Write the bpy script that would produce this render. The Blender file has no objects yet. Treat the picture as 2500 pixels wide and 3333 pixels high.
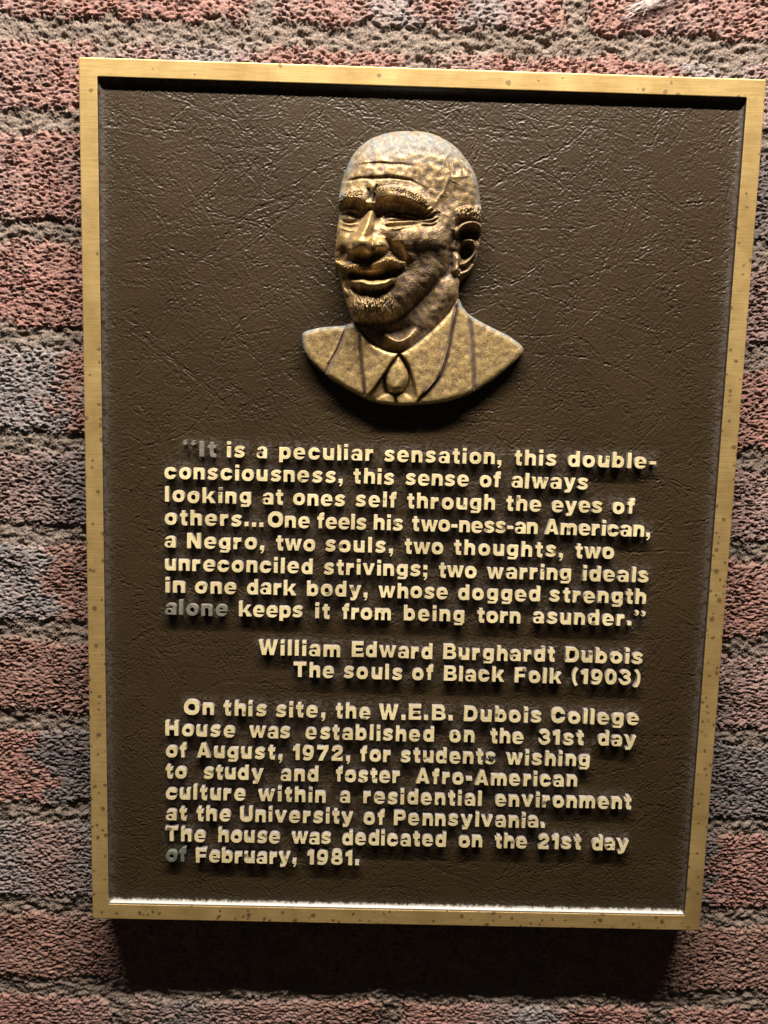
import bpy, math
import numpy as np
from mathutils import Matrix

rng = np.random.default_rng(7)
scene = bpy.context.scene
COL = scene.collection

# ------------------------------------------------------------------ camera
ZC = 1.55                                   # height of the plaque's centre
# world: X right along the wall, Z up, the wall faces -Y; the plaque's front plane is Y = 0
RCAM = np.array([[0.999592249, 0.027219164, 0.008628553],
                 [-0.026080819, 0.993346531, -0.112171563],
                 [-0.011624359, 0.111900785, 0.993651391]])
CPOS = np.array([-0.0249792, 0.06830397, 0.53938969])      # (right, up, out of the wall)
def W3(u, v, w):
    return (u, -w, ZC + v)
cam_d = bpy.data.cameras.new("camera")
cam = bpy.data.objects.new("camera", cam_d)
COL.objects.link(cam)
ax = [W3(*RCAM[i]) for i in range(3)]
ax = [(a[0], a[1], a[2] - ZC) for a in ax]
M = Matrix.Identity(4)
for i in range(3):
    for j in range(3):
        M[j][i] = ax[i][j]
M.translation = W3(*CPOS)
cam.matrix_world = M
cam_d.sensor_fit = 'VERTICAL'
cam_d.sensor_height = 36.0
cam_d.lens = 36.0 * 2500 / 3333
cam_d.clip_start = 0.01
cam_d.clip_end = 100
scene.camera = cam

# ------------------------------------------------------------------ world and lamps
wd = bpy.data.worlds.new("World")
scene.world = wd
wd.use_nodes = True
bg = wd.node_tree.nodes['Background']
bg.inputs[0].default_value = (1.0, 0.86, 0.68, 1)
bg.inputs[1].default_value = 0.018

def area(name, loc, target, sx, sy, power, color):
    l = bpy.data.lights.new(name, 'AREA')
    l.shape = 'RECTANGLE'; l.size = sx; l.size_y = sy; l.energy = power; l.color = color
    o = bpy.data.objects.new(name, l); COL.objects.link(o)
    d = (np.array(target) - np.array(loc)); d = d / np.linalg.norm(d)
    z = -d; x = np.array([1.0, 0, 0]); y = np.cross(z, x); y /= np.linalg.norm(y)
    m = Matrix.Identity(4)
    for j in range(3):
        m[j][0] = x[j]; m[j][1] = y[j]; m[j][2] = z[j]
    m.translation = loc
    o.matrix_world = m
    return o
# the strip lamp over the plaque, and an added weak warm fill from the front, no real lamp
area("strip_lamp", W3(0.0, 1.26, 0.53), W3(0, 0.1, 0), 1.25, 0.05, 79, (1.0, 0.92, 0.82))
area("front_fill", W3(-0.35, -0.75, 1.9), W3(0, 0, 0), 1.1, 0.7, 0.5, (1.0, 0.86, 0.66))

scene.view_settings.view_transform = 'Standard'
scene.view_settings.look = 'None'
scene.view_settings.gamma = 1.0
scene.view_settings.exposure = 0.0
scene.view_settings.use_curve_mapping = False

# ------------------------------------------------------------------ numpy helpers
def fnoise(shape, lo, hi, sx=1.0, sy=1.0, rot=0.0, step=1.0, seed=0, beta=0.0):
    """band-limited gaussian noise; lo/hi wavelengths in the units of step; sx, sy stretch."""
    r = np.random.default_rng(seed)
    h, w = shape
    F = np.fft.rfft2(r.standard_normal(shape).astype(np.float32))
    fy = np.fft.fftfreq(h, step)[:, None]; fx = np.fft.rfftfreq(w, step)[None, :]
    c, s = math.cos(rot), math.sin(rot)
    f = np.sqrt(((fx * c + fy * s) * sx) ** 2 + ((-fx * s + fy * c) * sy) ** 2)
    f0, f1 = 1.0 / hi, 1.0 / lo
    with np.errstate(divide='ignore', over='ignore'):
        g = 1 / (1 + (f0 / np.maximum(f, 1e-9)) ** 6) / (1 + (f / f1) ** 6) * np.maximum(f, f0) ** (-beta)
    n = np.fft.irfft2(F * g, s=shape)
    return ((n - n.mean()) / n.std()).astype(np.float32)

def sstep(x, a, b):
    t = np.clip((x - a) / (b - a), 0, 1)
    return t * t * (3 - 2 * t)

def grid_mesh(name, P, mask=None, colors=None, normals=None, uv=None):
    """P: (h, w, 3) points -> quad mesh of the cells where mask (h-1, w-1) is set; x right, rows downwards."""
    h, w = P.shape[:2]
    idx = np.arange(h * w, dtype=np.int32).reshape(h, w)
    q = np.stack([idx[1:, :-1], idx[1:, 1:], idx[:-1, 1:], idx[:-1, :-1]], -1)
    q = q.reshape(-1, 4) if mask is None else q[mask]
    used = np.unique(q)
    remap = np.full(h * w, -1, np.int32); remap[used] = np.arange(len(used))
    q = remap[q]
    v = P.reshape(-1, 3)[used].astype(np.float32)
    me = bpy.data.meshes.new(name)
    me.vertices.add(len(v)); me.vertices.foreach_set('co', v.ravel())
    me.loops.add(q.size); me.loops.foreach_set('vertex_index', q.ravel())
    me.polygons.add(len(q))
    me.polygons.foreach_set('loop_start', np.arange(0, q.size, 4, dtype=np.int32))
    me.update(calc_edges=True)
    me.polygons.foreach_set('use_smooth', np.ones(len(q), bool))
    for cn, cv in (colors or {}).items():
        a = me.color_attributes.new(cn, 'FLOAT_COLOR', 'POINT')
        c = np.ones((len(v), 4), np.float32); cc = cv.reshape(h * w, -1)[used]
        c[:, :cc.shape[1]] = cc
        a.data.foreach_set('color', c.ravel())
    if normals is not None:
        me.normals_split_custom_set_from_vertices(normals.reshape(-1, 3)[used].tolist())
    return me

def link(name, me, mat=None, parent=None):
    o = bpy.data.objects.new(name, me); COL.objects.link(o)
    if mat is not None and me is not None:
        if not isinstance(mat, (list, tuple)): mat = [mat]
        for m in mat: me.materials.append(m)
    if parent is not None: o.parent = parent
    return o

def tag(o, label, cat):
    o['label'] = label; o['category'] = cat

# ------------------------------------------------------------------ materials
class NT:
    def __init__(self, name):
        self.m = bpy.data.materials.new(name); self.m.use_nodes = True
        self.t = self.m.node_tree; self.n = self.t.nodes
        self.b = self.n['Principled BSDF']
    def new(self, typ, **kw):
        n = self.n.new(typ)
        for k, v in kw.items():
            if k in n.inputs.keys(): n.inputs[k].default_value = v
            else: setattr(n, k, v)
        return n
    def l(self, a, b): self.t.links.new(a, b)
    def coords(self, scale=(1, 1, 1)):
        tc = self.new('ShaderNodeNewGeometry'); mp = self.new('ShaderNodeMapping')
        mp.inputs['Scale'].default_value = scale
        self.l(tc.outputs['Position'], mp.inputs['Vector'])
        return mp.outputs[0]
    def noise(self, vec, scale, detail=4, rough=0.6):
        n = self.new('ShaderNodeTexNoise', Scale=scale, Detail=detail, Roughness=rough)
        self.l(vec, n.inputs['Vector']); return n.outputs[0]
    def ramp(self, fac, stops):
        r = self.new('ShaderNodeValToRGB'); e = r.color_ramp.elements
        while len(e) < len(stops): e.new(0.5)
        for el, (p, c) in zip(e, stops):
            el.position = p; el.color = (*c, 1) if len(c) == 3 else c
        self.l(fac, r.inputs[0]); return r.outputs[0]
    def mix(self, fac, a, b, mode='MIX'):
        m = self.new('ShaderNodeMix', data_type='RGBA', blend_type=mode)
        for i, x in ((0, fac), (6, a), (7, b)):
            if hasattr(x, 'links'): self.l(x, m.inputs[i])
            else: m.inputs[i].default_value = x if i == 0 else (*x, 1)
        return m.outputs[2]
    def math(self, op, a, b=0.0):
        m = self.new('ShaderNodeMath', operation=op)
        for i, x in ((0, a), (1, b)):
            if hasattr(x, 'links'): self.l(x, m.inputs[i])
            else: m.inputs[i].default_value = x
        return m.outputs[0]
    def bump(self, h, strength, dist):
        b = self.new('ShaderNodeBump', Strength=strength, Distance=dist)
        self.l(h, b.inputs['Height']); self.l(b.outputs[0], self.b.inputs['Normal'])
    def set(self, **kw):
        for k, v in kw.items():
            k = k.replace('_', ' ')
            if hasattr(v, 'links'): self.l(v, self.b.inputs[k])
            elif isinstance(v, tuple): self.b.inputs[k].default_value = (*v, 1)
            else: self.b.inputs[k].default_value = v

def attr(nt, name):
    a = nt.new('ShaderNodeAttribute'); a.attribute_name = name; return a.outputs['Color']

def mat_brick():
    nt = NT("weathered_brick")
    v = nt.coords()
    c = attr(nt, "Col")
    n = nt.noise(v, 420, 5, 0.7)
    c = nt.mix(1.0, c, nt.ramp(n, [(0.25, (0.62, 0.61, 0.60)), (0.75, (1.42, 1.38, 1.36))]), 'MULTIPLY')
    nt.set(Base_Color=c, Roughness=0.75)
    nt.b.inputs['Specular IOR Level'].default_value = 0.45
    nt.bump(nt.noise(v, 1100, 4, 0.75), 0.9, 0.0009)
    return nt.m

def spots(nt, v, scale, r0, r1, density):
    """small round tarnish spots, scattered"""
    vo = nt.new('ShaderNodeTexVoronoi', Scale=scale, Randomness=1.0); nt.l(v, vo.inputs['Vector'])
    d = nt.ramp(vo.outputs['Distance'], [(0.0, (1, 1, 1)), (r0, (1, 1, 1)), (r1, (0, 0, 0))])
    sep = nt.new('ShaderNodeSeparateColor'); nt.l(vo.outputs['Color'], sep.inputs[0])
    keep = nt.math('LESS_THAN', sep.outputs[0], density)
    return nt.math('MULTIPLY', d, keep)

def mat_brass(name, base, rough, spot_density, metallic=1.0):
    nt = NT(name)
    br = nt.noise(nt.coords((35, 1, 1400)), 1.0, 4, 0.7)
    br2 = nt.noise(nt.coords((9, 1, 420)), 1.0, 3, 0.7)
    blot = nt.noise(nt.coords(), 28, 5, 0.65)
    c = nt.mix(1.0, base, nt.ramp(br, [(0.2, (0.62, 0.59, 0.54)), (0.8, (1.26, 1.25, 1.24))]), 'MULTIPLY')
    c = nt.mix(1.0, c, nt.ramp(blot, [(0.3, (0.70, 0.66, 0.60)), (0.62, (1.06, 1.06, 1.06))]), 'MULTIPLY')
    if spot_density > 0:
        wob = nt.new('ShaderNodeVectorMath', operation='ADD')
        nz = nt.new('ShaderNodeTexNoise', Scale=160.0, Detail=2.0); nt.l(nt.coords(), nz.inputs['Vector'])
        sc = nt.new('ShaderNodeVectorMath', operation='SCALE'); sc.inputs['Scale'].default_value = 0.004
        nt.l(nz.outputs['Color'], sc.inputs[0])
        nt.l(nt.coords(), wob.inputs[0]); nt.l(sc.outputs[0], wob.inputs[1])
        sx = nt.new('ShaderNodeSeparateXYZ'); nt.l(nt.coords(), sx.inputs[0])
        right = nt.ramp(nt.math('ADD', sx.outputs[0], 0.5), [(0.5, (0.25,) * 3), (0.72, (1.2,) * 3)])
        low = nt.ramp(nt.math('MULTIPLY', nt.math('SUBTRACT', ZC + 0.35, sx.outputs[2]), 1.4), [(0.1, (0.0,) * 3), (0.85, (1.3,) * 3)])
        dens = nt.math('MULTIPLY', nt.math('ADD', right, low), spot_density)
        s1 = spots(nt, wob.outputs[0], 105, 0.15, 0.22, dens)
        s2 = spots(nt, wob.outputs[0], 180, 0.15, 0.25, nt.math('MULTIPLY', dens, 0.5))
        s = nt.math('MAXIMUM', s1, s2)
        c = nt.mix(nt.math('MULTIPLY', s, 0.85), c, (0.11, 0.07, 0.03))
        nt.set(Roughness=nt.math('ADD', nt.math('MULTIPLY', s, 0.25), rough))
    else:
        nt.set(Roughness=rough)
    nt.set(Base_Color=c, Metallic=metallic)
    nt.bump(nt.math('ADD', br, br2), 0.35, 0.00012)
    return nt.m

def mat_simple(name, col, rough, metallic=0.0, var=0.3, scale=120, spec=0.5, bump=0.0):
    nt = NT(name)
    n = nt.noise(nt.coords(), scale, 5, 0.65)
    c = nt.mix(1.0, col, nt.ramp(n, [(0.25, (1 - var,) * 3), (0.75, (1 + var,) * 3)]), 'MULTIPLY')
    nt.set(Base_Color=c, Roughness=rough, Metallic=metallic)
    nt.b.inputs['Specular IOR Level'].default_value = spec
    if bump: nt.bump(nt.noise(nt.coords(), scale * 8, 3, 0.6), bump, 0.0003)
    return nt.m

def mat_leather():
    nt = NT("brown_leathergrain_lacquer")
    v = nt.coords()
    big = nt.noise(v, 14, 4, 0.6)
    c = nt.ramp(big, [(0.3, (0.028, 0.0172, 0.0072)), (0.7, (0.039, 0.0248, 0.0108))])
    sp = nt.new('ShaderNodeSeparateColor'); nt.l(attr(nt, "DustGlint"), sp.inputs[0])
    c = nt.mix(nt.math('MULTIPLY', sp.outputs[0], 0.75), c, (0.15, 0.138, 0.132))
    c = nt.mix(sp.outputs[1], c, (0.42, 0.40, 0.37))
    fine = nt.noise(v, 900, 3, 0.6)
    nt.set(Base_Color=c, Roughness=nt.ramp(fine, [(0.3, (0.33,) * 3), (0.7, (0.46,) * 3)]))
    nt.b.inputs['Specular IOR Level'].default_value = 0.30
    nt.bump(fine, 0.25, 0.0003)
    return nt.m

def mat_bronze():
    nt = NT("patinated_bronze")
    v = nt.coords()
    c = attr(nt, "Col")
    n = nt.noise(v, 330, 5, 0.7)
    c = nt.mix(1.0, c, nt.ramp(n, [(0.28, (0.6, 0.58, 0.58)), (0.72, (1.35, 1.33, 1.28))]), 'MULTIPLY')
    s = spots(nt, v, 130, 0.10, 0.2, 0.10)
    c = nt.mix(nt.math('MULTIPLY', s, 0.7), c, (0.13, 0.13, 0.11))
    ro = nt.new('ShaderNodeSeparateColor'); nt.l(attr(nt, "Surf"), ro.inputs[0])
    nt.set(Base_Color=c, Metallic=ro.outputs[0], Roughness=ro.outputs[1])
    nt.bump(nt.noise(v, 700, 4, 0.7), 0.2, 0.0003)
    return nt.m

M_BRICK = mat_brick()
M_FRAME = mat_brass("brushed_brass_border", (0.65, 0.46, 0.19), 0.37, 0.75, 0.6)
M_LETTER = mat_brass("brushed_brass_lettering", (1.0, 0.87, 0.51), 0.38, 0.22, 0.3)
M_SIDE = mat_simple("dusty_letter_sides", (0.25, 0.215, 0.19), 0.55, 0.0, 0.4, 300)
M_TARN = mat_simple("tarnished_grey_lettering", (0.27, 0.245, 0.20), 0.42, 0.4, 0.35, 250)
M_TARN2 = mat_simple("green_tarnished_lettering", (0.17, 0.19, 0.15), 0.5, 0.4, 0.4, 250)
M_EDGE = mat_simple("dark_cast_edge", (0.10, 0.075, 0.05), 0.5, 0.5, 0.3, 150)
M_LEATHER = mat_leather()
M_BRONZE = mat_bronze()

# ------------------------------------------------------------------ brick wall
WALLW = -0.026
MORT = [0.3348, 0.2737, 0.1983, 0.1251, 0.0495, -0.0182, -0.0922, -0.1629, -0.2357, -0.3124, -0.3826]
RED, MAU, GRY, DRK, BRN = (0.285, 0.147, 0.121), (0.265, 0.170, 0.152), (0.235, 0.210, 0.206), (0.145, 0.125, 0.12), (0.24, 0.133, 0.104)
MORTC = (0.185, 0.146, 0.118)
COURSES = [  # colour anchors along x for the courses from the top of the picture down
    [(-0.31, MAU), (-0.24, RED), (-0.14, RED), (-0.10, MAU), (-0.06, RED), (-0.015, GRY), (0.0, MAU), (0.02, RED), (0.04, GRY), (0.09, RED), (0.13, RED), (0.17, MAU), (0.22, RED), (0.28, MAU)],
    [(-0.31, MAU), (-0.24, RED), (-0.20, MAU), (-0.14, GRY), (-0.10, RED), (-0.02, RED), (0.02, MAU), (0.05, RED), (0.17, RED), (0.19, GRY), (0.26, MAU)],
    [(-0.31, MAU), (-0.26, RED), (-0.22, MAU), (0.21, MAU), (0.24, DRK), (0.30, MAU)],
    [(-0.31, RED), (-0.22, RED), (0.22, MAU), (0.30, MAU)],
    [(-0.31, GRY), (-0.265, GRY), (-0.245, RED), (0.22, RED), (0.30, RED)],
    [(-0.31, MAU), (-0.24, DRK), (0.22, MAU), (0.30, MAU)],
    [(-0.31, GRY), (-0.275, GRY), (-0.262, BRN), (0.22, RED), (0.30, RED)],
    [(-0.31, BRN), (-0.22, BRN), (0.22, DRK), (0.255, MAU), (0.30, MAU)],
    [(-0.31, RED), (-0.282, RED), (-0.272, DRK), (0.22, DRK), (0.30, DRK)],
    [(-0.31, GRY), (-0.27, MAU), (-0.24, GRY), (0.215, DRK), (0.243, DRK), (0.252, RED), (0.30, RED)],
    [(-0.31, BRN), (-0.22, BRN), (0.22, BRN), (0.30, BRN)],
    [(-0.31, RED), (-0.20, MAU), (-0.17, DRK), (-0.14, MAU), (-0.05, BRN), (0.04, RED), (0.12, GRY), (0.15, RED), (0.30, RED)],
]
def build_wall():
    st = 0.00066
    xs = np.arange(-0.365, 0.365, st); zs = np.arange(0.425, -0.475, -st)
    X, Z = np.meshgrid(xs, zs)
    sh = X.shape
    jit = fnoise(sh, 0.006, 0.06, step=st, seed=3, beta=1.0)
    wz = Z + 0.0016 * jit; wx = X + 0.002 * fnoise(sh, 0.006, 0.05, step=st, seed=4, beta=1.0)
    m = np.array(MORT)
    top = [m[0] + 0.0717 * k for k in (3, 2, 1)]; bot = [m[-1] - 0.0717 * k for k in (1, 2, 3)]
    allm = np.array(top + list(m) + bot)
    dm = np.full(sh, 1.0, np.float32); course = np.zeros(sh, int)
    for k, mv in enumerate(allm):
        dm = np.minimum(dm, np.abs(wz - mv)); course += (wz < mv)
    # course index: 3 = the one above MORT[0] minus one ...
    ci = course - 3                               # 0: between MORT[0]+pitch and MORT[0]
    par = np.where(ci % 2 == 0, -0.1105, -0.002)
    jx = (wx - par + 0.10825) % 0.2165 - 0.10825
    dmort = np.minimum(dm - 0.0085, np.abs(jx) - 0.0088)      # <0 in the mortar
    inm = 1 - sstep(dmort + 0.0009 * fnoise(sh, 0.0020, 0.010, step=st, seed=20), -0.0013, 0.0013)
    # colours
    col = np.zeros(sh + (3,), np.float32)
    cj = X + 0.006 * fnoise(sh, 0.01, 0.08, step=st, seed=5, beta=0.8)
    for k in range(-3, 16):
        a = COURSES[k % len(COURSES)] if not 0 <= k < len(COURSES) else COURSES[k]
        sel = ci == k
        if not sel.any(): continue
        px = [p for p, _ in a]
        for c in range(3):
            col[..., c][sel] = np.interp(cj[sel], px, [q[c] for _, q in a])
    mot = fnoise(sh, 0.004, 0.03, 1, 1.4, step=st, seed=6, beta=0.8)
    dark = sstep(mot, 0.3, 1.8)[..., None]
    pale = sstep(fnoise(sh, 0.006, 0.05, 1.3, 0.8, step=st, seed=21, beta=0.8), 0.2, 1.6)[..., None]
    col = col * (1 - 0.20 * dark) + np.array((0.13, 0.11, 0.105)) * 0.20 * dark
    col = col * (1 - 0.4 * pale) + np.array((0.27, 0.19, 0.165)) * 0.4 * pale
    var = fnoise(sh, 0.0015, 0.008, step=st, seed=8)
    col *= (1 + 0.10 * var)[..., None]
    smear = sstep(fnoise(sh, 0.006, 0.05, 0.6, 1.3, step=st, seed=9, beta=0.8), 1.0, 1.9) * sstep(dmort, 0.02, 0.0)
    mc = np.array(MORTC) * (1 + 0.18 * fnoise(sh, 0.0012, 0.006, step=st, seed=10))[..., None]
    mm = np.clip(0.92 * inm + 0.5 * smear, 0, 1)[..., None]
    col = col * (1 - mm) + mc * mm
    # relief: rugged, torn brick faces with ledges running sideways, sandy mortar
    n1 = fnoise(sh, 0.0028, 0.016, 1.5, 0.55, step=st, seed=11, beta=0.7)
    n2 = fnoise(sh, 0.0018, 0.007, 1.35, 0.7, step=st, seed=12, beta=0.4)
    n3 = fnoise(sh, 0.00132, 0.0024, 1.2, 0.9, step=st, seed=13)
    tq = n1 * 1.3 + 0.45 * n2; fr = tq - np.floor(tq)
    ledge = (np.floor(tq) + sstep(fr, 0.55, 1.0)) / 1.3
    pits = sstep(fnoise(sh, 0.003, 0.010, 1.4, 0.7, step=st, seed=14), 1.15, 2.0)
    crev = sstep(fnoise(sh, 0.0026, 0.010, 1.7, 0.62, step=st, seed=22, beta=0.3), 0.55, 1.5)
    hb = 0.00012 * n1 + 0.00021 * ledge + 0.00016 * n2 + 0.00021 * n3 - 0.0016 * crev - 0.0020 * pits
    g1 = fnoise(sh, 0.0018, 0.0055, 1.1, 0.9, step=st, seed=15)
    g2 = fnoise(sh, 0.004, 0.03, 1.3, 0.8, step=st, seed=16, beta=1)
    hm = -0.0017 + 0.00024 * g1 + 0.00030 * n3 + 0.0006 * g2 - 0.0018 * sstep(g1, 1.3, 2.3)
    lip = np.exp(-((dmort) / 0.0016) ** 2) * sstep(fnoise(sh, 0.006, 0.05, 0.5, 1.2, step=st, seed=17, beta=0.6), 0.4, 1.4)
    hb = hb * (0.95 + 0.28 * np.clip(fnoise(sh, 0.012, 0.06, step=st, seed=19), -1.6, 1.6))
    H = hb * (1 - inm) + hm * inm - 0.0026 * lip
    big = 0.0006 * fnoise(sh, 0.03, 0.2, step=st, seed=18, beta=1.2)
    H = np.minimum(H + big, 0.0030)
    # the wall goes on past the picture on all sides: coarser there, carrying on the same courses
    stp = np.cumsum(0.0010 * 1.04 ** np.arange(88))
    def extend(c, sgn):
        n = len(c); full = np.r_[c[0] - sgn * stp[::-1], c, c[-1] + sgn * stp]
        k = np.round(np.abs(full - c[0]) / st).astype(int) * np.where((full - c[0]) * sgn < 0, -1, 1)
        k = np.abs(k) % (2 * (n - 1)); k = np.where(k > n - 1, 2 * (n - 1) - k, k)
        return full, k
    fx, kx = extend(xs, 1); fz, kz = extend(zs, -1)
    H = H[np.ix_(kz, kx)]; col = col[np.ix_(kz, kx)]; X, Z = np.meshgrid(fx, fz)
    P = np.stack([X, -(WALLW - 0.0008 + H), ZC + Z], -1)
    me = grid_mesh("brick_wall", P, colors={"Col": np.clip(col, 0.01, 0.8)})
    o = link("brick_wall", me, M_BRICK)
    tag(o, "rough weathered red and grey brick wall with sandy mortar joints behind the plaque", "wall")
    return o
build_wall()

# ------------------------------------------------------------------ plaque
plaque = bpy.data.objects.new("memorial_plaque", None); COL.objects.link(plaque)
plaque.empty_display_size = 0.1
plaque.location = (0, 0, ZC)
tag(plaque, "bronze memorial plaque with brass border, portrait relief and raised lettering on brick wall", "plaque")
# everything below is in the plaque's own frame: x right, z up, -y out of the wall

PW, PH, PT = 0.2287, 0.3047, 0.0250
IW, IH = 0.2165, 0.2929
PANEL = 0.0040
def build_frame():
    nx, nz, rad = 60, 80, 0.0012
    def loop(w, h, r, y, wob=0.0):
        pts = []
        for (cx, cz, a0) in ((w - r, h - r, 0), (-w + r, h - r, 90), (-w + r, -h + r, 180), (w - r, -h + r, 270)):
            for k in range(5):
                a = math.radians(a0 + 22.5 * k)
                pts.append((cx + r * math.cos(a), y, cz + r * math.sin(a)))
        return pts
    loops = [loop(PW, PH, rad, PT), loop(PW, PH, rad, 0.0007), loop(PW - 0.0002, PH - 0.0002, rad, 0.00025), loop(PW - 0.0007, PH - 0.0007, rad, 0.0),
             loop(IW + 0.0004, IH + 0.0004, rad, 0.0), loop(IW + 0.0001, IH + 0.0001, rad, 0.00012), loop(IW, IH, rad, 0.0004), loop(IW, IH, rad, 0.0062), loop(IW, IH, rad, PT)]
    n = len(loops[0]); verts = [p for L in loops for p in L]; faces = []; mats = []
    for i in range(len(loops)):
        j = (i + 1) % len(loops)
        for k in range(n):
            k2 = (k + 1) % n
            faces.append((i * n + k, j * n + k, j * n + k2, i * n + k2))
            mats.append(1 if i in (0, 6, 7, 8) else 0)
    me = bpy.data.meshes.new("frame"); me.from_pydata(verts, [], faces); me.update()
    import bmesh
    bm = bmesh.new(); bm.from_mesh(me); bmesh.ops.recalc_face_normals(bm, faces=bm.faces); bm.to_mesh(me); bm.free()
    o = link("frame", me, [M_FRAME, M_EDGE], plaque)
    me.polygons.foreach_set('material_index', np.array(mats, np.int32))
    o['label'] = "brushed brass border with small brown tarnish spots"
build_frame()

LINES = [
    (43.2, [('““It', -160.0, -137.1), ('is', -129.4, -116.9), ('a', -108.8, -101.6), ('peculiar', -93.0, -27.2), ('sensation,', -19.6, 62.8), ('this', 72.0, 101.4), ('double-', 109.6, 171.5)]),
    (27.1, [('consciousness,', -172.9, -48.5), ('this', -40.6, -12.0), ('sense', -4.2, 40.4), ('of', 48.0, 62.8), ('always', 70.7, 124.5)]),
    (10.8, [('looking', -172.6, -112.6), ('at', -104.5, -90.2), ('ones', -82.7, -46.2), ('self', -38.8, -10.1), ('through', -2.7, 59.5), ('the', 67.6, 92.2), ('eyes', 99.8, 135.4), ('of', 143.2, 158.3)]),
    (-5.3, [('others...', -173.0, -103.6), ('One', -100.5, -71.1), ('feels', -65.5, -31.1), ('his', -25.6, -4.9), ('two-ness-an', 1.4, 90.6), ('American,', 95.6, 170.6)]),
    (-21.7, [('a', -173.1, -165.3), ('Negro,', -157.3, -102.9), ('two', -94.5, -66.9), ('souls,', -59.5, -11.7), ('two', -3.2, 24.1), ('thoughts,', 31.9, 109.3), ('two', 118.2, 145.8)]),
    (-38.1, [('unreconciled', -172.9, -68.2), ('strivings;', -60.4, 13.1), ('two', 21.4, 48.3), ('warring', 56.0, 115.9), ('ideals', 124.5, 171.6)]),
    (-54.1, [('in', -172.7, -158.7), ('one', -151.4, -122.4), ('dark', -114.9, -79.7), ('body,', -72.2, -28.8), ('whose', -21.1, 28.6), ('dogged', 36.0, 94.8), ('strength', 101.7, 170.8)]),
    (-70.3, [('alone', -173.1, -128.9), ('keeps', -120.4, -75.0), ('it', -65.9, -55.6), ('from', -46.7, -11.8), ('being', -2.4, 41.0), ('torn', 50.2, 81.5), ('asunder.””', 90.5, 171.3)]),
    (-98.2, [('William', -106.3, -47.4), ('Edward', -39.1, 18.7), ('Burghardt', 26.8, 107.6), ('Dubois', 115.1, 171.3)]),
    (-114.2, [('The', -80.7, -51.6), ('souls', -44.7, -2.4), ('of', 5.1, 20.2), ('Black', 27.8, 71.6), ('Folk', 79.3, 113.3), ('(1903)', 120.8, 170.5)]),
    (-144.2, [('On', -160.0, -138.3), ('this', -130.8, -100.2), ('site,', -93.3, -57.6), ('the', -49.9, -24.6), ('W.E.B.', -18.3, 35.3), ('Dubois', 43.7, 100.2), ('College', 107.6, 171.2)]),
    (-160.5, [('House', -173.2, -123.1), ('was', -112.2, -82.8), ('established', -71.3, 22.1), ('on', 33.7, 51.8), ('the', 63.7, 87.9), ('31st', 99.0, 132.0), ('day', 142.8, 170.4)]),
    (-176.6, [('of', -173.0, -157.7), ('August,', -150.6, -88.3), ('1972,', -80.4, -38.8), ('for', -31.0, -8.7), ('students', -1.5, 68.1), ('wishing', 75.8, 137.3)]),
    (-192.7, [('to', -173.1, -158.0), ('study', -145.7, -102.1), ('and', -89.3, -61.5), ('foster', -48.8, -1.4), ('Afro-American', 10.3, 129.0)]),
    (-208.9, [('culture', -173.1, -115.0), ('within', -105.3, -55.8), ('a', -45.6, -38.1), ('residential', -28.1, 59.2), ('environment', 69.2, 170.2)]),
    (-225.1, [('at', -173.1, -158.0), ('the', -150.8, -125.9), ('University', -118.6, -35.3), ('of', -27.7, -12.1), ('Pennsylvania.', -5.0, 107.0)]),
    (-241.4, [('The', -173.5, -144.1), ('house', -134.9, -89.1), ('was', -80.5, -51.4), ('dedicated', -42.9, 33.9), ('on', 43.8, 61.2), ('the', 70.5, 94.5), ('21st', 102.9, 134.6), ('day', 143.1, 170.0)]),
    (-257.5, [('of', -173.0, -158.4), ('February,', -151.2, -76.8), ('1981.', -68.9, -29.9)]),
]

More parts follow.
